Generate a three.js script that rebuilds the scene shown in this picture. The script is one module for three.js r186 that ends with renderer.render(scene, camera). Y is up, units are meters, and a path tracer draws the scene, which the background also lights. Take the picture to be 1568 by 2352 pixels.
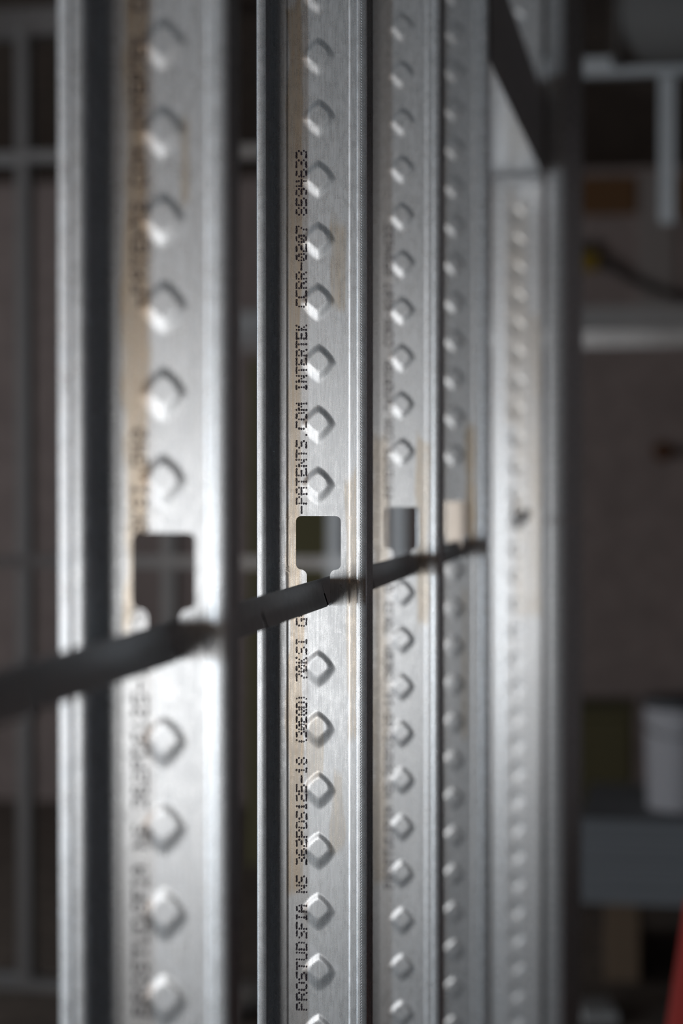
import * as THREE from 'three';
import { RectAreaLightUniformsLib } from 'three/addons/lights/RectAreaLightUniformsLib.js';
import { RoundedBoxGeometry } from 'three/addons/geometries/RoundedBoxGeometry.js';
import { mergeGeometries } from 'three/addons/utils/BufferGeometryUtils.js';

// ------------------------------------------------------------------ camera
const scene = new THREE.Scene();
scene.background = new THREE.Color(0x000000);
const F = 4600, IW = 1568, IH = 2352, EYE = 1.45;
const PHI = Math.atan(781 / F), PITCH = Math.atan(81 / F);
const camera = new THREE.PerspectiveCamera(2 * Math.atan(IH / 2 / F) * 180 / Math.PI, IW / IH, 0.05, 60);
camera.position.set(0, EYE, 0);
camera.rotation.order = 'YXZ';
camera.rotation.set(-PITCH, PHI, 0);
camera.focus = 1.655;
camera.userData.fStop = 3.2;
camera.updateMatrixWorld(true);
scene.add(camera);

const renderer = new THREE.WebGLRenderer();
renderer.toneMapping = THREE.LinearToneMapping;
renderer.toneMappingExposure = 1.2;
renderer.shadowMap.enabled = true;
RectAreaLightUniformsLib.init();

// ------------------------------------------------------------------ daylight through the windows, the far one added as fill
// [centre x, y, z], width, height, the way it shines, radiance, colour
const WIN = {
  back: { p: [-2.3, 0.82, 5.5], w: 2.0, h: 1.15, n: [0, 0, -1], L: 3.1, c: [1.0, 0.985, 0.97] },
  left: { p: [-6.0, 0.72, 4.62], w: 0.42, h: 0.9, n: [1, 0, 0], L: 310, c: [0.82, 0.94, 1.04] },
  far: { p: [-6.0, 1.6, -4.8], w: 1.6, h: 1.3, n: [1, 0, 0], L: 7.5, c: [0.93, 0.97, 1.0] },  // unseen window, added to brighten the rear of the room
};
for (const k of Object.keys(WIN)) {
  const d = WIN[k];
  const l = new THREE.RectAreaLight(new THREE.Color().setRGB(...d.c), d.L, d.w, d.h);
  l.position.set(d.p[0] + d.n[0] * 0.03, d.p[1], d.p[2] + d.n[2] * 0.03);
  l.lookAt(l.position.x + d.n[0], l.position.y, l.position.z + d.n[2]);
  l.name = 'daylight_' + k;
  scene.add(l);
}

// ------------------------------------------------------------------ helpers
function rng(seed) { let a = seed >>> 0; return () => { a |= 0; a = a + 0x6D2B79F5 | 0; let t = Math.imul(a ^ a >>> 15, 1 | a); t = t + Math.imul(t ^ t >>> 7, 61 | t) ^ t; return ((t ^ t >>> 14) >>> 0) / 4294967296; }; }
function lattice(seed, nx, ny) { // tiling value noise
  const r = rng(seed), g = new Float32Array(nx * ny).map(() => r());
  return (x, y) => {
    const xi = Math.floor(x), yi = Math.floor(y), fx = x - xi, fy = y - yi, sx = fx * fx * (3 - 2 * fx), sy = fy * fy * (3 - 2 * fy);
    const m = (a, n) => ((a % n) + n) % n, G = (i, j) => g[m(j, ny) * nx + m(i, nx)];
    return (G(xi, yi) * (1 - sx) + G(xi + 1, yi) * sx) * (1 - sy) + (G(xi, yi + 1) * (1 - sx) + G(xi + 1, yi + 1) * sx) * sy;
  };
}
const ss = (a, b, x) => { const t = Math.min(1, Math.max(0, (x - a) / (b - a))); return t * t * (3 - 2 * t); };
function texture(w, h, fn, srgb = false) {
  const d = new Uint8Array(w * h * 4);
  for (let y = 0; y < h; y++) for (let x = 0; x < w; x++) {
    const c = fn(x / w, y / h, x, y), o = (y * w + x) * 4;
    d[o] = Math.max(0, Math.min(255, c[0] * 255)); d[o + 1] = Math.max(0, Math.min(255, c[1] * 255)); d[o + 2] = Math.max(0, Math.min(255, c[2] * 255)); d[o + 3] = 255;
  }
  const t = new THREE.DataTexture(d, w, h);
  t.wrapS = t.wrapT = THREE.RepeatWrapping; t.magFilter = THREE.LinearFilter; t.minFilter = THREE.LinearMipmapLinearFilter;
  if (srgb) t.colorSpace = THREE.SRGBColorSpace;
  t.needsUpdate = true;
  return t;
}
const rgb = (r, g, b) => new THREE.Color().setRGB(r, g, b);
const taken = {};
function numbered(n) { const k = taken[n] = (taken[n] ?? -1) + 1; return k ? `${n}_${String(k).padStart(3, '0')}` : n; }
function tag(o, label, category, group) { o.userData.label = label; o.userData.category = category; if (group) o.userData.group = group; return o; }
function mesh(name, geo, mat, parent) {
  const m = new THREE.Mesh(geo, mat); m.castShadow = m.receiveShadow = true;
  m.name = parent ? name : numbered(name); (parent || scene).add(m); return m;
}
function thing(name, label, category, pos = [0, 0, 0], turn = 0, group) {
  const g = new THREE.Group(); g.name = numbered(name); g.position.set(...pos); g.rotation.y = turn; scene.add(g);
  return tag(g, label, category, group);
}
function struct(name, geo, mat, parent) { const m = mesh(name, geo, mat, parent); if (!parent) m.userData.kind = 'structure'; return m; }
function box(x0, x1, y0, y1, z0, z1) {
  const g = new THREE.BoxGeometry(x1 - x0, y1 - y0, z1 - z0); g.translate((x0 + x1) / 2, (y0 + y1) / 2, (z0 + z1) / 2);
  const p = g.attributes.position, n = g.attributes.normal, u = g.attributes.uv; // uv in metres
  for (let i = 0; i < p.count; i++) {
    const ax = Math.abs(n.getX(i)), ay = Math.abs(n.getY(i));
    if (ax > 0.5) u.setXY(i, p.getZ(i), p.getY(i)); else if (ay > 0.5) u.setXY(i, p.getX(i), p.getZ(i)); else u.setXY(i, p.getX(i), p.getY(i));
  }
  return g;
}
function rbox(x0, x1, y0, y1, z0, z1, r = 0.004) { const g = new RoundedBoxGeometry(x1 - x0, y1 - y0, z1 - z0, 2, r); g.translate((x0 + x1) / 2, (y0 + y1) / 2, (z0 + z1) / 2); return g; }
// where a ray through a pixel of the photograph stands at a given depth along the lens axis
function at(px, py, depth) {
  const v = new THREE.Vector3((px - IW / 2) / F * depth, -(py - IH / 2) / F * depth, -depth);
  return v.applyMatrix4(camera.matrixWorld);
}
// depth along the lens axis of the wall plane z
function onZ(px, py, z) {
  const a = at(px, py, 1), d = a.clone().sub(camera.position); return camera.position.clone().addScaledVector(d, z / d.z);
}
// A sheet-metal strip: a 2-D path given thickness t (to its right-hand side when positive) and run along an axis.
function sheet(path, t, a0, a1, axis = 'y', closeEnds = true) {
  const n = path.length, off = [];
  const dir = (i, j) => { const dx = path[j][0] - path[i][0], dy = path[j][1] - path[i][1], l = Math.hypot(dx, dy) || 1; return [dx / l, dy / l]; };
  for (let i = 0; i < n; i++) {
    const a = dir(Math.max(0, i - 1), Math.max(1, i)), b = dir(Math.min(n - 2, i), Math.min(n - 1, i + 1));
    let mx = a[1] + b[1], my = -a[0] - b[0]; const l = Math.hypot(mx, my) || 1; mx /= l; my /= l;
    const c = Math.max(0.4, mx * a[1] - my * a[0]); off.push([path[i][0] + mx * t / c, path[i][1] + my * t / c]);
  }
  const loop = [...path, ...off.reverse()], m = loop.length, P = [], N = [], U = [], I = [];
  const P3 = (q, s) => axis === 'y' ? [q[0], s, q[1]] : axis === 'z' ? [q[0], q[1], s] : [s, q[0], q[1]];
  // outward normals from orientation
  let area = 0; for (let i = 0; i < m; i++) { const a = loop[i], b = loop[(i + 1) % m]; area += a[0] * b[1] - b[0] * a[1]; }
  const sg = area > 0 ? 1 : -1;
  const sn = []; for (let i = 0; i < m; i++) { const a = loop[i], b = loop[(i + 1) % m], l = Math.hypot(b[0] - a[0], b[1] - a[1]) || 1; sn.push([sg * (b[1] - a[1]) / l, -sg * (b[0] - a[0]) / l]); }
  let arc = 0;
  for (let i = 0; i < m; i++) {
    const j = (i + 1) % m, pre = sn[(i + m - 1) % m], cur = sn[i], nxt = sn[j];
    const sm = (p, q) => { const d = p[0] * q[0] + p[1] * q[1]; if (d < 0.8) return cur; const x = p[0] + q[0], y = p[1] + q[1], l = Math.hypot(x, y); return [x / l, y / l]; };
    const na = sm(pre, cur), nb = sm(cur, nxt), len = Math.hypot(loop[j][0] - loop[i][0], loop[j][1] - loop[i][1]), o = P.length / 3;
    for (const [q, nn, s, ar] of [[loop[i], na, a0, arc], [loop[j], nb, a0, arc + len], [loop[j], nb, a1, arc + len], [loop[i], na, a1, arc]]) {
      P.push(...P3(q, s)); const z = P3(nn, 0); N.push(...z); U.push(ar, s);
    }
    const A = new THREE.Vector3(...P.slice(o * 3, o * 3 + 3)), B = new THREE.Vector3(...P.slice(o * 3 + 3, o * 3 + 6)), C = new THREE.Vector3(...P.slice(o * 3 + 6, o * 3 + 9));
    const f = B.clone().sub(A).cross(C.clone().sub(A)), w = new THREE.Vector3(...P3(cur, 0));
    if (f.dot(w) >= 0) I.push(o, o + 1, o + 2, o, o + 2, o + 3); else I.push(o, o + 2, o + 1, o, o + 3, o + 2);
    arc += len;
  }
  if (closeEnds) for (const [s, k] of [[a0, -1], [a1, 1]]) {
    for (let i = 0; i < n - 1; i++) {
      const q = [path[i], path[i + 1], loop[m - 2 - i], loop[m - 1 - i]], o = P.length / 3;
      for (const e of q) { P.push(...P3(e, s)); N.push(...P3([0, 0], k)); U.push(e[0], e[1]); }
      I.push(o, o + 1, o + 2, o, o + 2, o + 3);
    }
  }
  const g = new THREE.BufferGeometry();
  g.setAttribute('position', new THREE.Float32BufferAttribute(P, 3)); g.setAttribute('normal', new THREE.Float32BufferAttribute(N, 3)); g.setAttribute('uv', new THREE.Float32BufferAttribute(U, 2)); g.setIndex(I);
  return g;
}
const arcPts = (cx, cy, r, a0, a1, n) => Array.from({ length: n + 1 }, (_, i) => { const a = (a0 + (a1 - a0) * i / n) * Math.PI / 180; return [cx + r * Math.cos(a), cy + r * Math.sin(a)]; });

// ------------------------------------------------------------------ materials
const nzA = lattice(11, 128, 128), nzB = lattice(12, 64, 64), nzC = lattice(13, 256, 256), nzD = lattice(14, 16, 16);
// zinc grain: fine speckle, rolling streaks along the length, faint spangle (tile = 60 mm x 120 mm)
const grainRough = texture(512, 1024, (u, v) => {
  const a = nzC(u * 256, v * 256), b = nzA(u * 128, v * 8), c = nzB(u * 16, v * 24), k = 0.72 + 0.14 * (a - 0.5) + 0.10 * (b - 0.5) + 0.10 * (c - 0.5);
  return [k, k, k];
});
const grainBump = texture(512, 1024, (u, v) => { const k = 0.5 + 0.45 * (nzC(u * 256, v * 256) - 0.5) + 0.5 * (nzA(u * 128, v * 8) - 0.5); return [k, k, k]; });
for (const t of [grainRough, grainBump]) t.repeat.set(1 / 0.06, 1 / 0.12);
const zincTint = texture(256, 512, (u, v) => {
  const k = 0.93 + 0.1 * (nzC(u * 128, v * 256) - 0.5) + 0.07 * (nzB(u * 12, v * 20) - 0.5); return [k, k * 1.003, k * 1.006];
}, true);
zincTint.repeat.set(1 / 0.06, 1 / 0.12);
const ZINC = { metalness: 0.8, roughness: 0.40, roughnessMap: grainRough, bumpMap: grainBump, bumpScale: 0.000005 };
const zinc = new THREE.MeshStandardMaterial({ ...ZINC, color: rgb(0.66, 0.68, 0.70), map: zincTint });
const zincDull = new THREE.MeshStandardMaterial({ color: rgb(0.62, 0.635, 0.65), map: zincTint, metalness: 0.8, roughness: 0.55 });
const barSteel = new THREE.MeshStandardMaterial({ color: rgb(0.58, 0.575, 0.57), map: zincTint, metalness: 0.8, roughness: 0.5, roughnessMap: grainRough });
const ink = new THREE.MeshStandardMaterial({ color: rgb(0.055, 0.035, 0.075), roughness: 0.7 });
const knurl = texture(64, 64, (u, v) => { const d = Math.hypot((u - 0.5) * 7, (v - 0.5) * 1.6); const k = ss(0.25, 0.5, d); return [k, k, k]; });
knurl.repeat.set(1 / 0.0072, 1 / 0.0022);
const lipSteel = new THREE.MeshStandardMaterial({ ...ZINC, color: rgb(0.66, 0.68, 0.70), map: zincTint });
const lipKnurled = new THREE.MeshStandardMaterial({ ...ZINC, color: rgb(0.66, 0.68, 0.70), map: zincTint, bumpMap: knurl, bumpScale: 0.0002 });

const concreteN = (seed, base, amp) => { const a = lattice(seed, 32, 32), b = lattice(seed + 1, 128, 128); return texture(512, 512, (u, v) => { const k = 1 + amp * (a(u * 32, v * 32) - 0.5) + amp * 0.8 * (b(u * 128, v * 128) - 0.5); return base.map((c) => c * k); }, true); };
function surf(seed, base, amp, rough = 0.9, size = 1.5) { const t = concreteN(seed, base, amp); t.repeat.set(1 / size, 1 / size); return new THREE.MeshStandardMaterial({ map: t, roughness: rough }); }
const M = {
  floor: surf(30, [0.40, 0.36, 0.33], 0.3),
  ceiling: surf(33, [0.29, 0.245, 0.21], 0.35),
  wall: surf(36, [0.62, 0.57, 0.56], 0.12, 0.92),
  osb: (() => { const a = lattice(40, 64, 64), b = lattice(41, 64, 64); const t = texture(512, 512, (u, v) => { const k = 0.75 + 0.5 * (a(u * 64, v * 18) - 0.5) + 0.4 * (b(u * 20, v * 64) - 0.5); return [0.62 * k, 0.45 * k, 0.30 * k]; }, true); return new THREE.MeshStandardMaterial({ map: t, roughness: 0.8 }); })(),
  white: new THREE.MeshStandardMaterial({ color: rgb(0.72, 0.72, 0.7), roughness: 0.6 }),
  frame: new THREE.MeshStandardMaterial({ color: rgb(0.25, 0.24, 0.23), roughness: 0.5 }),
};

// ------------------------------------------------------------------ the room
const X0 = -6, X1 = 4, ZF = -8.6, ZB = 5.5, H = 2.76, T = 0.2;
struct('floor', box(X0 - T, X1 + T, -T, 0, ZF - T, ZB + T), M.floor);
struct('ceiling', box(X0 - T, X1 + T, H, H + T, ZF - T, ZB + T), M.ceiling);
function wallWithWindow(name, axis, c0, c1, a0, a1, wins, mat) { // wall slab between c0..c1 on its thin axis, a0..a1 along, with openings
  const B = (s0, s1, q0, q1) => axis === 'z' ? box(s0, s1, q0, q1, c0, c1) : box(c0, c1, q0, q1, s0, s1), gs = []; let s = a0;
  for (const win of [wins].flat().map((w) => ({ w, c: axis === 'z' ? w.p[0] : w.p[2] })).sort((p, q) => p.c - q.c)) {
    const b0 = win.c - win.w.w / 2, b1 = win.c + win.w.w / 2, y0 = win.w.p[1] - win.w.h / 2, y1 = win.w.p[1] + win.w.h / 2;
    gs.push(B(s, b0, 0, H), B(b0, b1, 0, y0), B(b0, b1, y1, H)); s = b1;
  }
  gs.push(B(s, a1, 0, H)); struct(name, mergeGeometries(gs), mat);
}
wallWithWindow('wall_back', 'z', ZB, ZB + T, X0 - T, X1 + T, WIN.back, M.osb);
wallWithWindow('wall_left', 'x', X0 - T, X0, ZF, ZB, [WIN.left, WIN.far], M.wall);
struct('wall_right', box(X1, X1 + T, 0, H, ZF, ZB), M.wall);
struct('wall_front', box(X0 - T, X1 + T, 0, H, ZF - T, ZF), M.wall);
// an added cross wall, unseen on the left, shades the rear from the windows
struct('wall_added_shade', box(X0, -1.9, 0, H, -3.62, -3.5), M.wall);
let wn = 0;
for (const k of Object.keys(WIN)) {
  const d = WIN[k], g = new THREE.Group(); g.name = `window_${++wn}`; g.userData.kind = 'structure'; scene.add(g);
  g.position.set(...d.p); g.rotation.y = Math.atan2(d.n[0], d.n[2]);
  const glow = new THREE.MeshStandardMaterial({ color: rgb(0.1, 0.1, 0.1), emissive: rgb(...d.c), emissiveIntensity: Math.min(d.L, 2) * 0.5, roughness: 0.3 });
  mesh('window_pane', box(-d.w / 2, d.w / 2, -d.h / 2, d.h / 2, -0.06, -0.05), glow, g);
  const w = d.w / 2, h = d.h / 2, f = 0.02;
  mesh('window_frame', mergeGeometries([box(-w, -w + f, -h, h, -0.05, 0.02), box(w - f, w, -h, h, -0.05, 0.02), box(-w + f, w - f, h - f, h, -0.05, 0.02), box(-w + f, w - f, -h, -h + f, -0.05, 0.02)]), M.frame, g);
}

// ------------------------------------------------------------------ the row of studs
const ROWX = -0.298;                 // centre line of the row
const A = [1.135, 1.64, 2.145, 2.65]; // distance of each web along the row
const A6 = 3.66;
const TH = 0.0006, HW = 0.046, FL = 0.0318, PITCHV = 0.0508;
const HOLE = { y1: EYE - 0.0327, ys: EYE - 0.0773, y0: EYE - 0.1080, hw: 0.0190, sw: 0.0098, r: 0.0045, rs: 0.0052 };
function holeHalf(y) { // half width of the key-shaped knockout at height y
  const { y1, ys, y0, hw, sw, r, rs } = HOLE;
  if (y > y1 || y < y0) return -1;
  if (y > y1 - r) { const q = y - (y1 - r); return hw - r + Math.sqrt(Math.max(0, r * r - q * q)); }
  if (y > ys + r) return hw;
  if (y > ys) { const q = (ys + r) - y; return hw - r + Math.sqrt(Math.max(0, r * r - q * q)); }
  if (y > ys - rs) { const q = y - (ys - rs); return sw + rs - Math.sqrt(Math.max(0, rs * rs - q * q)); }
  if (y > y0 + r) return sw;
  const q = (y0 + r) - y; return sw - r + Math.sqrt(Math.max(0, r * r - q * q));
}
function makeWeb(phase, seed, top, hasHole = true) {
  const wav = lattice(seed, 64, 64), EH = 0.00066, ea = 0.0150, eb = 0.0165;
  const centres = []; for (let k = -60; k < 60; k++) { const c = phase + k * PITCHV; if (c < 0.03 || c > top - 0.03) continue; if (hasHole && c > HOLE.y0 - 0.002 && c < HOLE.y1 + 0.0185) continue; centres.push(c); }
  const height = (u, y) => {
    let h = 0.00028 * ss(0.0252, 0.0272, Math.abs(u));
    h += 0.00022 * (wav(u * 30 + 7, y * 9) - 0.5) * 1.0 + 0.00006 * (wav(u * 55 + 20, y * 22 + 5) - 0.5);
    if (Math.abs(u) < 0.018) {
      const k = Math.round((y - phase) / PITCHV), c = phase + k * PITCHV;
      if (Math.abs(y - c) < 0.018 && centres.some((q) => Math.abs(q - c) < 1e-6)) {
        const j = 0.00045 * (((k * 37 + seed * 11) % 7 + 7) % 7 - 3) / 3;
        const p = 1.35, d = Math.pow(Math.pow(Math.abs(u - j) / ea, p) + Math.pow(Math.abs(y - c) / eb, p), 1 / p);
        const q = ss(-0.35, 0.35, (y - c) / eb); h += EH * (1 - ss(0.30 + 0.28 * q, 1.03 - 0.03 * q, d));
      }
    }
    return h;
  };
  const cols = [];
  for (let u = -0.0445; u < -0.0275; u += 0.0034) cols.push(u);
  for (const u of [-0.0275, -0.0268, -0.0262, -0.0256, -0.0250, -0.0225, -0.0195]) cols.push(u);
  for (let u = -0.0168; u <= 0.01681; u += 0.0012) cols.push(u);
  for (const u of [0.0195, 0.0225, 0.0250, 0.0256, 0.0262, 0.0268, 0.0275]) cols.push(u);
  for (let u = 0.0445; u > 0.0278; u -= 0.0034) cols.push(u);
  cols.sort((a, b) => a - b);
  const rows = new Set([0.002, top]);
  for (const c of centres) for (let d = -0.0168; d <= 0.01681; d += 0.0014) rows.add(+(c + d).toFixed(5));
  for (let y = 0.01; y < top; y += 0.007) { const k = Math.round((y - phase) / PITCHV); if (Math.abs(y - phase - k * PITCHV) > 0.018) rows.add(+y.toFixed(5)); }
  if (hasHole) {
    const { y1, ys, y0, r, rs } = HOLE;
    for (const y of [y1, ys + r, ys, ys - rs, y0 + r, y0]) rows.add(y);
    for (let i = 1; i < 8; i++) { const s = 1 - Math.cos(i / 8 * Math.PI / 2); rows.add(y1 - r * s); rows.add(ys + r * s); rows.add(ys - rs * s); rows.add(y0 + r * s); }
  }
  const ys_ = [...rows].filter((y) => y >= 0.002 && y <= top).sort((a, b) => a - b);
  const P = [], N = [], U = [], I = [];
  const vert = (u, y, back) => {
    const e = 0.0003, h = height(u, y), hx = (height(u + e, y) - height(u - e, y)) / (2 * e), hy = (height(u, y + e) - height(u, y - e)) / (2 * e), l = Math.hypot(hx, hy, 1), s = back ? -1 : 1;
    P.push(u, y, h - (back ? TH : 0)); N.push(-hx / l * s, -hy / l * s, s / l); U.push(u, y);
  };
  const grid = (strips, back) => { // strips: list of [y, us]
    const base = P.length / 3, w = strips[0][1].length;
    for (const [y, us] of strips) for (const u of us) vert(u, y, back);
    for (let j = 0; j + 1 < strips.length; j++) for (let i = 0; i + 1 < w; i++) {
      const a = base + j * w + i, b = a + 1, c = a + w, d = c + 1;
      if (back) I.push(a, c, b, b, c, d); else I.push(a, b, c, b, d, c);
    }
  };
  const spread = (a, b) => Array.from({ length: 22 }, (_, i) => a + (b - a) * i / 21);
  for (const back of [false, true]) {
    if (!hasHole) { grid(ys_.map((y) => [y, cols]), back); continue; }
    const eps = 1e-9;
    grid(ys_.filter((y) => y <= HOLE.y0 + eps).map((y) => [y, cols]), back);
    grid(ys_.filter((y) => y >= HOLE.y1 - eps).map((y) => [y, cols]), back);
    const mid = ys_.filter((y) => y >= HOLE.y0 - eps && y <= HOLE.y1 + eps);
    grid(mid.map((y) => [y, spread(cols[0], -Math.max(holeHalf(y), 0.0001))]), back);
    grid(mid.map((y) => [y, spread(Math.max(holeHalf(y), 0.0001), cols[cols.length - 1])]), back);
  }
  if (hasHole) { // cut edge of the sheet round the knockout
    const mid = ys_.filter((y) => y >= HOLE.y0 - 1e-9 && y <= HOLE.y1 + 1e-9), ring = [];
    for (const y of mid) ring.push([holeHalf(y), y]); for (const y of [...mid].reverse()) ring.push([-holeHalf(y), y]);
    for (let i = 0; i < ring.length; i++) {
      const a = ring[i], b = ring[(i + 1) % ring.length], l = Math.hypot(b[0] - a[0], b[1] - a[1]); if (l < 1e-9) continue;
      const nx = -(b[1] - a[1]) / l, ny = (b[0] - a[0]) / l, o = P.length / 3;
      for (const [q, z] of [[a, 0], [b, 0], [b, 1], [a, 1]]) { P.push(q[0], q[1], height(q[0], q[1]) - z * TH); N.push(nx, ny, 0); U.push(q[0], q[1]); }
      I.push(o, o + 2, o + 1, o, o + 3, o + 2);
    }
  }
  const g = new THREE.BufferGeometry();
  g.setAttribute('position', new THREE.Float32BufferAttribute(P, 3)); g.setAttribute('normal', new THREE.Float32BufferAttribute(N, 3)); g.setAttribute('uv', new THREE.Float32BufferAttribute(U, 2)); g.setIndex(I);
  return g;
}
// flange with its rolled corners, s = -1 left, 1 right
function flangePath(s) {
  const r = 0.0015, p = [];
  for (const q of arcPts(HW - r, r, r, -90, 0, 5)) p.push(q);
  for (const [z, d] of [[0.0070, 0], [0.0078, 0.00035], [0.0090, 0.00035], [0.0098, 0], [0.0148, 0], [0.0156, 0.00035], [0.0168, 0.00035], [0.0176, 0], [0.0226, 0], [0.0234, 0.00035], [0.0246, 0.00035], [0.0254, 0]]) p.push([HW - d, z]);
  for (const q of arcPts(HW - r, FL - r, r, 0, 82, 5)) p.push(q);
  return p.map(([x, z]) => [x * s, z]);
}
function lipPath(s) {
  const T8 = (s > 0 ? 11 : 7) * Math.PI / 180;
  const r = 0.0015, a = arcPts(HW - r, FL - r, r, 82, 82, 1)[0], L = 0.0072, c = Math.cos(T8), d = Math.sin(T8), p = [a];
  p.push([a[0] - (L - 0.0006) * c, a[1] + (L - 0.0006) * d]);
  p.push([a[0] - L * c, a[1] + L * d - 0.0004]);
  return p.map(([x, z]) => [x * s, z]);
}
const flangeGeo = {}, lipGeo = {};
function studParts(g, top, webGeo, webMat) {
  mesh('web', webGeo, webMat, g);
  for (const s of [-1, 1]) {
    const k = s + ':' + top;
    flangeGeo[k] ??= sheet(flangePath(s), -s * TH, 0.002, top); lipGeo[k] ??= sheet(lipPath(s), -s * TH, 0.002, top);
    mesh('flange', flangeGeo[k], zinc, g); mesh('lip', lipGeo[k], s > 0 ? lipKnurled : lipSteel, g);
  }
}
// warm reflections painted into the web colour as bands with ragged outlines
function reflectTintMap(seed, shapes) { // shapes: [uCentre mm, half width mm, y0, y1, strength]
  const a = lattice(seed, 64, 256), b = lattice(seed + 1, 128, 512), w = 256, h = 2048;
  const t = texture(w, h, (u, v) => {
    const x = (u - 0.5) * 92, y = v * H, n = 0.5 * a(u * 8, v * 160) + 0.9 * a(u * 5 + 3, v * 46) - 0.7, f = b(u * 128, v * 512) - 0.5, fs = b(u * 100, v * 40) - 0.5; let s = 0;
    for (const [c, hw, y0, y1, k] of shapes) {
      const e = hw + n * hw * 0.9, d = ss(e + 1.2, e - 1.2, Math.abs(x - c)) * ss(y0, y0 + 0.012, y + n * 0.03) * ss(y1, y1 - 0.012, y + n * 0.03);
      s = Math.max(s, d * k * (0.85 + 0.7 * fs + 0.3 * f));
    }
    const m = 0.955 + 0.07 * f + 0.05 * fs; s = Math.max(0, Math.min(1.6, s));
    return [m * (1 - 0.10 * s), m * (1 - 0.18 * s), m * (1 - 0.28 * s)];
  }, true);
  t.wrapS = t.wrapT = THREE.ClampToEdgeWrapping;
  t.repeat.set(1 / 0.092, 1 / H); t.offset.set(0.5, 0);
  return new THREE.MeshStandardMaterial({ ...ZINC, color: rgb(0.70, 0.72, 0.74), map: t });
}
const STUDS = [
  { phase: 1.5489, seed: 101, label: 'galvanized steel stud with orange reflection painted down its web, fourth from the doorway', tint: [[-17, 6.5, 1.36, 1.76, 0.95], [13, 2.5, 1.60, 1.66, 0.7]] },
  { phase: 1.6457, seed: 102, label: 'galvanized steel stud with crisp purple dot lettering, third from the doorway', tint: [[-20, 6.5, 1.1, 1.85, 0.75], [28.5, 4.5, 1.22, 1.47, 0.55], [16, 6, 1.58, 1.67, 0.55], [-2, 7, 1.19, 1.25, 0.45], [16, 5, 1.14, 1.2, 0.4]] },
  { phase: 1.6795, seed: 103, label: 'galvanized steel stud with faint blue lettering, second from the doorway', tint: [[-24, 8, 1.0, 1.5, 0.5], [22, 7, 1.28, 1.50, 0.6]] },
  { phase: 1.6306, seed: 104, label: 'galvanized steel stud beside the doorway holding the last slot of the bridging bar', tint: [[21, 5, 1.36, 1.53, 1.1], [14, 3, 1.1, 1.3, 0.6]] },
];
const GROUP = 'studs threaded on the bridging bar';
const studs = STUDS.map((d, i) => {
  const g = thing('steel_stud', d.label, 'stud', [ROWX, 0, -A[i]], 0, GROUP);
  studParts(g, 2.752, makeWeb(d.phase, d.seed, 2.752), reflectTintMap(d.seed + 50, d.tint));
  if (i === 3) g.rotation.y = 0.05;
  if (i === 0) mesh('edge_strip', sheet([[-0.0463, FL + 0.0006], [-0.0468, FL + 0.0012], [-0.0522, FL + 0.0008], [-0.0528, FL - 0.001]], 0.0008, 0.002, 2.752), zinc, g).userData.label = 'narrow bright strip along the edge';
  return g;
});

// printed dot-matrix lettering (five dots high), running up the web
const FONT = {
  A: '01110 10001 11111 10001 10001', C: '01111 10000 10000 10000 01111', D: '11110 10001 10001 10001 11110', E: '11111 10000 11110 10000 11111', F: '11111 10000 11110 10000 10000',
  G: '01111 10000 10011 10001 01111', I: '01110 00100 00100 00100 01110', K: '10010 10100 11000 10100 10010', M: '10001 11011 10101 10001 10001', N: '10001 11001 10101 10011 10001',
  O: '01110 10001 10001 10001 01110', P: '11110 10001 11110 10000 10000', Q: '01110 10001 10101 10010 01101', R: '11110 10001 11110 10010 10001', S: '01111 10000 01110 00001 11110',
  T: '11111 00100 00100 00100 00100', U: '10001 10001 10001 10001 01110', 0: '01110 10011 10101 11001 01110', 1: '00100 01100 00100 00100 01110', 2: '11110 00001 01110 10000 11111',
  3: '11110 00001 00110 00001 11110', 4: '10010 10010 11111 00010 00010', 5: '11111 10000 11110 00001 11110', 6: '01110 10000 11110 10001 01110', 7: '11111 00001 00010 00100 00100',
  8: '01110 10001 01110 10001 01110', 9: '01110 10001 01111 00001 01110', '-': '00000 00000 11111 00000 00000', '.': '00000 00000 00000 00000 00100', '(': '00010 00100 00100 00100 00010', ')': '01000 00100 00100 00100 01000',
};
const ring = (() => { // an ink dot dries darker at its rim: a tiny ring with an almost closed middle
  const n = 8, P = [], I = []; for (let i = 0; i < n; i++) { const a = i / n * 2 * Math.PI; P.push([Math.cos(a), Math.sin(a)], [0.34 * Math.cos(a), 0.34 * Math.sin(a)]); }
  for (let i = 0; i < n; i++) { const a = 2 * i, b = 2 * ((i + 1) % n); I.push(a, b, b + 1, a, b + 1, a + 1); } return { P, I };
})();
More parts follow.
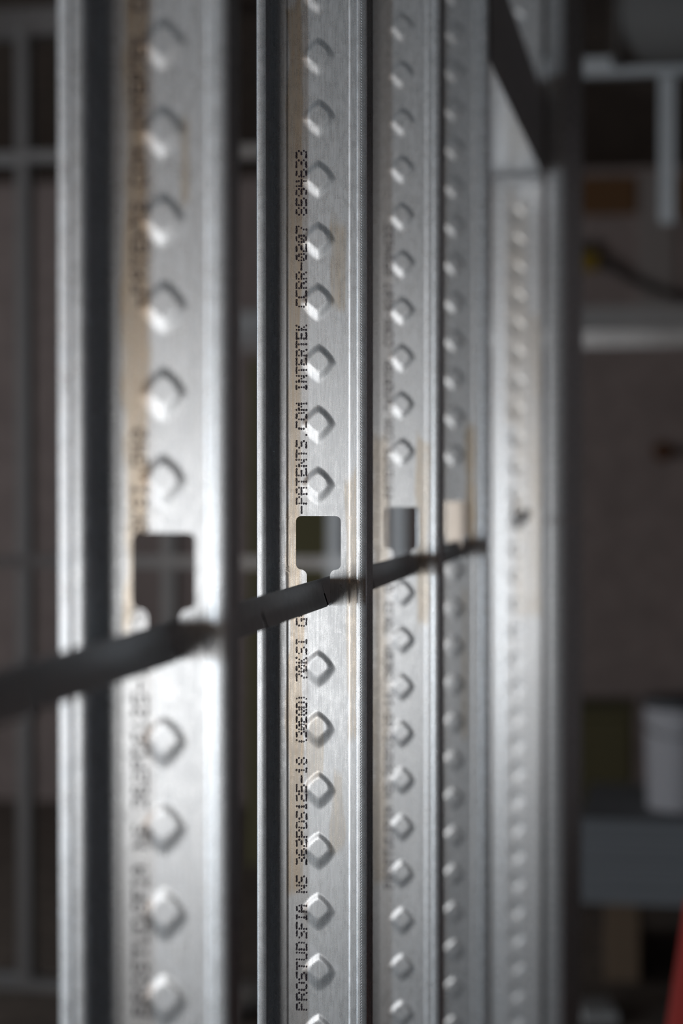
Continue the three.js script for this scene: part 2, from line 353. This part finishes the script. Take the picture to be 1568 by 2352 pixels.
function lettering(words, u0, seed, zOf = 0.0006) { // words: [text, yStart, yEnd]; u0 = left edge (letter tops)
  const r = rng(seed), P = [], N = [], I = [], ROW = 0.00205;
  for (const [text, ya, yb] of words) {
    const step = (yb - ya) / text.length, dot = step / 5.9;
    [...text].forEach((ch, k) => {
      (FONT[ch] || FONT['-']).split(' ').forEach((row, j) => [...row].forEach((c, i) => {
        if (c !== '1') return;
        const y = ya + step * k + dot * (i + 0.5) + (r() - 0.5) * 0.0003, u = u0 + ROW * (j + 0.5) + (r() - 0.5) * 0.0003; if (y < HOLE.y1 && y > HOLE.y0 && Math.abs(u) < holeHalf(y) + 0.0006) return;
        const s = 0.00080 * (0.8 + 0.4 * r()), o = P.length / 3, sx = 0.9, sy = 1.15;
        for (const q of ring.P) { P.push(u + q[0] * s * sx, y + q[1] * s * sy, zOf); N.push(0, 0, 1); }
        for (const q of ring.I) I.push(o + q);
      }));
    });
  }
  const g = new THREE.BufferGeometry(); g.setAttribute('position', new THREE.Float32BufferAttribute(P, 3)); g.setAttribute('normal', new THREE.Float32BufferAttribute(N, 3)); g.setIndex(I); return g;
}
const Z2 = 1.667, yAt = (py, Z) => EYE - (py - 1095) / F * Z;
const LINE = [['PROSTUD', 2328, 2165], ['SFIA', 2160, 2080], ['NS', 2055, 2012], ['362PDS125-18', 1990, 1738], ['(30EQD)', 1712, 1594], ['70KSI', 1566, 1463], ['G40', 1440, 1372], ['-PATENTS.COM', 1180, 922], ['INTERTEK', 898, 740], ['CCRR-0207', 706, 516], ['8594633', 496, 343]];
const lines = LINE.map(([t, a, b]) => [t, yAt(a, Z2), yAt(b, Z2)]);
{
  const m = mesh('printed_lettering', lettering(lines, -0.0194, 5), ink, studs[1]); m.userData.label = 'purple dot-matrix lettering';
  const shift = (d) => [...lines.map(([t, a, b]) => [t, a + d, b + d]), ...lines.map(([t, a, b]) => [t, a + d - 0.92, b + d - 0.92]), ...lines.map(([t, a, b]) => [t, a + d + 0.92, b + d + 0.92])].filter((w) => w[1] > 0.3 && w[2] < 2.5);
  mesh('printed_lettering', lettering(shift(0.13), -0.0194, 6), ink, studs[0]).userData.label = 'purple dot-matrix lettering';
  mesh('printed_lettering', lettering(lines.map(([t, a, b]) => [t, a - 0.0, b - 0.0]), -0.0194, 7), ink, studs[2]).userData.label = 'purple dot-matrix lettering';
}

// the bridging bar: an inverted V of folded steel with slits in its lower edge
{
  const bar = thing('bridging_bar', 'dark folded steel bridging bar threaded through the knockouts of the studs', 'bar', [ROWX, EYE - 0.1075, 0]);
  const hb = 0.0222, full = [[-0.0088, 0], [-0.0022, hb - 0.002], [-0.0010, hb - 0.0004], [0, hb], [0.0010, hb - 0.0004], [0.0022, hb - 0.002], [0.0088, 0]], cut = full.map(([x, y]) => [x, y]);
  cut[0] = [-0.0052, 0.0105]; cut[6] = [0.0052, 0.0105];
  const geos = []; let z = 0.5; const end = 2.69;
  for (const q of [0.63, 0.885, 1.135, 1.39, 1.64, 1.895, 2.145, 2.4, 2.65]) { geos.push(sheet(full, 0.0011, -q + 0.005, -z, 'z')); geos.push(sheet(cut, 0.0011, -q - 0.001, -q + 0.005, 'z')); z = q + 0.001; }
  geos.push(sheet(full, 0.0011, -end, -z, 'z'));
  mesh('folded_bar', mergeGeometries(geos), barSteel, bar);
}

// floor and ceiling tracks of the row
function track(name, label, x0, x1, z0, z1, y, up, group) {
  const g = thing(name, label, 'track', [(x0 + x1) / 2, y, 0], 0, group), w = (x1 - x0) / 2, s = up ? 1 : -1;
  mesh('track_web', sheet([[-w, 0], [w, 0]], up ? -0.001 : 0.001, z0, z1, 'z'), zincDull, g);
  for (const k of [-1, 1]) mesh('track_flange', sheet([[k * w, 0], [k * (w + 0.0006), s * 0.002], [k * (w + 0.0006), s * 0.032]], 0.0007 * k * s, z0, z1, 'z'), zincDull, g);
  return g;
}
track('floor_track', 'steel floor track under the row of studs', ROWX - 0.0475, ROWX + 0.0475, -2.70, -0.9, 0.0, true);
track('ceiling_track', 'steel ceiling track over the row of studs', ROWX - 0.0475, ROWX + 0.0475, -3.72, -0.9, H, false);

// ------------------------------------------------------------------ the doorway: jamb stud, header, corner angle
{
  const g = thing('jamb_stud', 'galvanized jamb stud with its closed web facing the doorway', 'stud', [ROWX, 0, -A6], Math.PI - 0.045);
  studParts(g, 2.752, makeWeb(1.8757, 106, 2.752, false), reflectTintMap(170, [[-10, 8, 1.2, 1.95, 0.35], [-34, 6, 1.2, 1.75, 0.5], [10, 6, 1.55, 2.0, 0.4]]));
  // a stub of tie wire through a pinhole in the jamb
  const c = at(1190, 1185, 3.62), w = thing('tie_wire', 'twisted stub of dark tie wire on the jamb stud web', 'wire', [c.x, c.y, -A6 + 0.002]);
  const cv = new THREE.CatmullRomCurve3([[-0.008, 0.022, 0.001], [-0.012, 0.012, 0.010], [-0.010, 0, 0.012], [0.002, -0.012, 0.010], [0.010, -0.004, 0.012], [0.012, 0.010, 0.008], [0.004, 0.004, 0.014], [-0.004, -0.016, 0.012], [-0.001, -0.026, 0.003]].map((p) => new THREE.Vector3(...p)));
  mesh('wire_twist', new THREE.TubeGeometry(cv, 48, 0.0028, 8), new THREE.MeshStandardMaterial({ color: rgb(0.06, 0.05, 0.05), roughness: 0.6, metalness: 0.3 }), w);
}
{
  const y0 = 2.0, y1 = 2.146, g = thing('door_header', 'boxed steel header spanning the top of the doorway', 'header', [ROWX, 0, 0]);
  const za = -A6 + 0.004, zb = -A[3] - 0.004;
  mesh('header_soffit', sheet([[-0.046, y0], [0.046, y0]], 0.001, za, zb, 'z'), zinc, g);
  for (const s of [-1, 1]) mesh('header_side', sheet([[s * 0.046, y0], [s * 0.0468, y0 + 0.001], [s * 0.0468, y0 + 0.05], [s * 0.0462, y0 + 0.053], [s * 0.0462, y1 - 0.004], [s * 0.0468, y1]], 0.0008 * s, za, zb, 'z'), zincDull, g);
  mesh('header_top', sheet([[-0.046, y1], [0.046, y1]], -0.001, za, zb, 'z'), zincDull, g);
  mesh('end_clip', sheet([[y0 - 0.022, za + 0.002], [y0 - 0.003, za + 0.002], [y0 - 0.001, za + 0.004], [y0 - 0.001, za + 0.024]], 0.0012, -0.042, 0.042, 'x'), zinc, g);
}
{
  const z = -A6 + 0.01, x0 = ROWX + 0.0550, g = thing('corner_angle', 'tall steel corner angle standing against the jamb stud', 'angle', [x0, 0, z]);
  g.rotation.y = -0.05;
  const p = [[0, -0.02], [0.0005, -0.002], [0.003, 0], [0.030, 0], [0.0325, -0.001], [0.034, -0.004], [0.058, -0.050], [0.060, -0.055]];
  mesh('angle_leg', sheet(p, 0.0008, 0.002, 1.370, 'y'), zinc, g);
  mesh('angle_leg', sheet(p, 0.0008, 1.374, 2.752, 'y'), zinc, g);
}

// ------------------------------------------------------------------ behind the row: a second partition of bare studs
const ZP = -5.42;
const std = (r, g, b, rough = 0.85, metal = 0) => new THREE.MeshStandardMaterial({ color: rgb(r, g, b), roughness: rough, metalness: metal });
{
  const xa = onZ(-420, 1176, ZP).x, xb = onZ(985, 1176, ZP).x;
  const rail = (name, label, y, path, mat, x0 = xa, x1 = xb, z = ZP) => { const g = thing(name, label, 'track', [0, y, z]); mesh('web', sheet(path[0], 0.001, x0, x1, 'x'), mat, g); for (const p of path.slice(1)) mesh('flange', sheet(p, 0.001, x0, x1, 'x'), mat, g); return g; };
  const U = (h, w, s) => [[[0, -w], [0, w]], [[0, w], [s * h, w - 0.11 * h * (s < 0)]], [[0, -w], [s * h, -w - 0.001]]];
  rail('floor_track', 'steel floor track of the partition behind the row', 0.001, U(0.035, 0.034, 1), zincDull);
  rail('ceiling_track', 'steel ceiling track of the partition behind the row', H - 0.001, U(0.075, 0.034, -1), zinc, xa, onZ(400, 45, ZP).x);
  rail('cross_rail', 'slim steel cross rail high in the partition behind the row', 2.36, U(0.03, 0.037, -1), zincDull, xa, xb);
  rail('cross_rail', 'pale steel cross rail at waist height in the partition behind the row', 1.228, [[[0, -0.04], [0, 0.04]], [[0, 0.04], [-0.03, 0.0372]], [[0, -0.04], [-0.03, -0.04]]], zinc, xa, xb);
  const names = ['dim steel stud in the rear partition beside its first bay', 'dim steel stud in the rear partition seen behind the fourth stud', 'pale steel stud in the rear partition seen through the lettered stud knockout', 'dim steel stud closing the end of the rear partition'];
  [60, 392, 770, 918].forEach((px, i) => {
    const x = onZ(px, 1176, ZP).x, g = thing('partition_stud', names[i], 'stud', [x, 0, ZP], 0, 'studs of the rear partition');
    mesh('web', sheet([[-0.018, -0.031], [-0.018, 0.031]], -0.0008, 0.004, H - 0.004), zincDull, g);
    for (const s of [-1, 1]) { mesh('flange', sheet([[-0.018, s * 0.031], [0.017, s * 0.031]], 0.0008 * s, 0.004, H - 0.004), zincDull, g); mesh('lip', sheet([[0.017, s * 0.031], [0.018, s * 0.030], [0.018, s * 0.024]], 0.0008 * s, 0.004, H - 0.004), zincDull, g); }
  });
}
const warmZinc = new THREE.MeshStandardMaterial({ ...ZINC, color: rgb(0.78, 0.70, 0.62), map: zincTint });
for (const [px, w, label] of [[1045, 0.046, 'pale steel prop standing behind the knockout of the doorway stud'], [872, 0.030, 'slim warm-toned steel prop standing behind the second stud from the doorway']]) {
  const p = onZ(px, 1176, -4.3), g = thing('steel_prop', label, 'prop', [p.x, 0, p.z]);
  mesh('post', rbox(-w / 2, w / 2, 0.02, H - 0.02, -w / 2, w / 2), warmZinc, g); mesh('foot_wedge', rbox(-w, w, 0, 0.02, -w, w, 0.003), warmZinc, g); mesh('head_wedge', rbox(-w, w, H - 0.02, H, -w, w, 0.003), warmZinc, g);
}
{ // olive sheet leaning behind
  const a = onZ(560, 1176, -7.3).x, b = onZ(753, 1176, -7.3).x, g = thing('plywood_sheet', 'olive plywood sheet leaning behind the rear partition', 'board', [0, 0, -7.3]);
  mesh('panel', box(a, b, 0, 1.9, -0.018, 0), std(0.16, 0.15, 0.075), g); g.rotation.x = -0.05;
}
// ------------------------------------------------------------------ far wall and what stands before it
{
  const y = 2.085, z = ZF, x0 = onZ(530, 745, ZF).x, x1 = onZ(1800, 745, ZF).x, g = thing('wall_channel', 'long double-flanged steel channel fixed along the far wall', 'channel', [0, y, z]);
  mesh('back_plate', sheet([[-0.05, 0.002], [0.08, 0.002]], 0.0015, x0, x1, 'x'), zincDull, g);
  mesh('flange', sheet([[0.08, 0.004], [0.082, 0.042], [0.03, 0.038]], 0.0015, x0, x1, 'x'), zincDull, g);
  mesh('flange', sheet([[-0.05, 0.004], [-0.085, 0.06], [-0.02, 0.064]], 0.0015, x0, x1, 'x'), zinc, g);
}
{
  const z = -5.7, a = onZ(1330, 155, z), b = onZ(1760, 155, z), g = thing('hanging_rail', 'blue grey steel rail hung under the ceiling beyond the doorway', 'rail', [0, a.y, z]);
  mesh('web', sheet([[-0.028, 0], [0.028, 0]], 0.001, a.x - 0.25, b.x, 'x'), zincDull, g);
  for (const s of [-1, 1]) mesh('flange', sheet([[s * 0.028, 0], [s * 0.028, -0.03]], 0.001 * s, a.x - 0.25, b.x, 'x'), zincDull, g);
  for (const x of [a.x - 0.2, b.x - 0.1]) mesh('hanger', box(x, x + 0.02, 0.02, H - a.y, -0.012, -0.006), zincDull, g);
  const c = onZ(1531, 340, z - 0.034), s = thing('drop_strut', 'grey steel strut hanging down from the ceiling rail', 'strut', [c.x, 0, z - 0.034]);
  mesh('face', sheet([[-0.023, 0], [0.023, 0]], 0.001, 2.165, a.y + 0.02), zincDull, s);
  for (const k of [-1, 1]) mesh('return', sheet([[k * 0.023, 0], [k * 0.023, -0.03]], 0.001 * k, 2.165, a.y + 0.02), zincDull, s);
}
{
  const c = onZ(1405, 18, -4.9), g = thing('air_duct', 'dark round air duct under the ceiling beyond the doorway', 'duct', [c.x, c.y - 0.02, -4.9]);
  const body = new THREE.CylinderGeometry(0.12, 0.12, 1.6, 40); body.rotateZ(Math.PI / 2); body.translate(0.8, 0, 0);
  mesh('tube', body, std(0.16, 0.155, 0.15, 0.8), g);
  for (const x of [0.02, 0.55, 1.1]) { const r = new THREE.TorusGeometry(0.121, 0.006, 8, 40); r.rotateY(Math.PI / 2); r.translate(x, 0, 0); mesh('seam_ring', r, std(0.12, 0.12, 0.12, 0.6, 0.3), g); }
}
{
  const g = (px0, px1, py0, py1, name, label, mat, t = 0.02) => { const a = onZ(px0, py1, ZF), b = onZ(px1, py0, ZF), o = thing(name, label, 'board', [0, 0, ZF]); mesh('panel', rbox(a.x, b.x, a.y, b.y, 0.001, t), mat, o); return o; };
  const brown = std(0.17, 0.085, 0.035), pale = std(0.34, 0.31, 0.30);
  g(1300, 1462, 405, 496, 'plywood_strip', 'brown plywood strip at the top of the far wall beside the jamb', brown);
  g(1556, 1720, 398, 500, 'plywood_strip', 'brown plywood strip at the top of the far wall past the drop strut', brown);
  g(1466, 1552, 398, 720, 'gypsum_strip', 'grey gypsum strip between the brown plywood strips', pale, 0.014);
  const jb = onZ(1350, 602, ZF), j = thing('junction_box', 'small yellow junction box on the far wall', 'box', [jb.x, jb.y, ZF]);
  mesh('case', rbox(-0.045, 0.045, -0.04, 0.04, 0.001, 0.05, 0.008), std(0.30, 0.20, 0.02), j); mesh('cover', rbox(-0.04, 0.04, 0.045, 0.085, 0.001, 0.04, 0.006), std(0.05, 0.045, 0.04), j);
  const pts = [[1365, 590], [1400, 612], [1445, 640], [1500, 664], [1570, 684], [1680, 690]].map(([x, y]) => { const p = onZ(x, y, ZF); p.z += 0.03; return p; });
  tag(mesh('wall_cable', new THREE.TubeGeometry(new THREE.CatmullRomCurve3(pts), 60, 0.017, 8), std(0.06, 0.055, 0.055)), 'dark cable sagging from the junction box across the far wall', 'cable');
  const k = onZ(1522, 1036, ZF), n = thing('pipe_stub', 'rust brown pipe stub sticking out of the far wall', 'pipe', [k.x, k.y, ZF]);
  const ring1 = new THREE.CylinderGeometry(0.028, 0.028, 0.06, 24); ring1.rotateX(Math.PI / 2); ring1.translate(0, 0, 0.031); mesh('pipe', ring1, std(0.12, 0.045, 0.015), n);
  const fl = new THREE.CylinderGeometry(0.042, 0.042, 0.008, 24); fl.rotateX(Math.PI / 2); fl.translate(0, 0, 0.005); mesh('collar', fl, std(0.12, 0.05, 0.02), n);
}
{ // stack of boards on sleepers, bucket on top
  const z0 = -6.1, a = onZ(1325, 1846, z0 + 0.3), top = 0.47, x0 = a.x, g = thing('board_stack', 'stack of grey boards on dark timber sleepers in front of the far wall', 'stack', [x0, 0, z0]);
  const bm = [std(0.20, 0.21, 0.225), std(0.17, 0.18, 0.195)];
  for (let i = 0; i < 12; i++) { const y = 0.23 + i * 0.02; mesh('board', box(0.004 * (i % 3), 1.2 - 0.006 * (i % 2), y, y + 0.0185, -0.35, 0.35 - 0.005 * (i % 4)), bm[i % 2], g); }
  for (const x of [0.08, 0.9]) mesh('sleeper', rbox(x, x + 0.1, 0, 0.229, -0.33, 0.33, 0.005), std(0.12, 0.08, 0.05), g);
  const c = onZ(1566, 1700, z0 + 0.1), k = thing('plastic_bucket', 'pale grey plastic bucket standing on the stack of boards', 'bucket', [c.x, 0.468, z0 + 0.1]);
  const pr = [[0.001, 0], [0.098, 0], [0.102, 0.006], [0.112, 0.30], [0.105, 0.30], [0.096, 0.012], [0.001, 0.012]].map((p) => new THREE.Vector2(...p));
  mesh('pail', new THREE.LatheGeometry(pr, 48), std(0.34, 0.33, 0.35, 0.5), k);
  const lid = new THREE.LatheGeometry([[0.001, 0.301], [0.112, 0.301], [0.118, 0.304], [0.118, 0.326], [0.112, 0.33], [0.001, 0.322]].map((p) => new THREE.Vector2(...p)), 48);
  mesh('lid', lid, std(0.04, 0.04, 0.045, 0.5), k);
  const hd = new THREE.TorusGeometry(0.125, 0.003, 8, 40, Math.PI); hd.rotateX(Math.PI * 0.62); hd.translate(0, 0.27, 0); mesh('handle', hd, std(0.2, 0.2, 0.2, 0.4, 0.8), k);
  const d = onZ(1392, 1700, -7.5), o = thing('olive_crate', 'olive green crate on the floor behind the board stack', 'crate', [d.x, 0, -7.5]);
  mesh('body', rbox(-0.11, 0.10, 0, 0.58, -0.2, 0.2, 0.01), std(0.12, 0.11, 0.055), o); mesh('lid', rbox(-0.115, 0.105, 0.582, 0.61, -0.205, 0.205, 0.006), std(0.13, 0.12, 0.06), o);
}
{
  const c = onZ(1614, 2100, -3.42), g = thing('traffic_cone', 'dark red plastic traffic cone on the floor', 'cone', [c.x, 0, -3.42]);
  const red = std(0.26, 0.010, 0.004, 0.8);
  mesh('cone_body', new THREE.LatheGeometry([[0.138, 0.03], [0.13, 0.04], [0.030, 0.735], [0.022, 0.742], [0.016, 0.738], [0.012, 0.7]].map((p) => new THREE.Vector2(...p)), 48), red, g);
  mesh('cone_base', rbox(-0.19, 0.19, 0, 0.03, -0.19, 0.19, 0.012), red, g);
}
for (const [px, py, w, d, t, turn, label] of [[1372, 2312, 0.095, 0.16, 0.03, 0.2, 'grey offcut of board lying on the floor beyond the doorway'], [562, 2312, 0.07, 0.14, 0.045, -0.3, 'bluish steel offcut lying on the floor by the rear floor track']]) {
  const q = at(px, py, 1).sub(camera.position), p = camera.position.clone().addScaledVector(q, -(EYE) / q.y), g = thing('floor_offcut', label, 'offcut', [p.x, 0, p.z + 0.1], turn);
  mesh('piece', rbox(-w / 2, w / 2, 0, t, -d / 2, d / 2, 0.004), px > 1000 ? std(0.3, 0.3, 0.3) : zinc, g);
}

renderer.render(scene, camera);
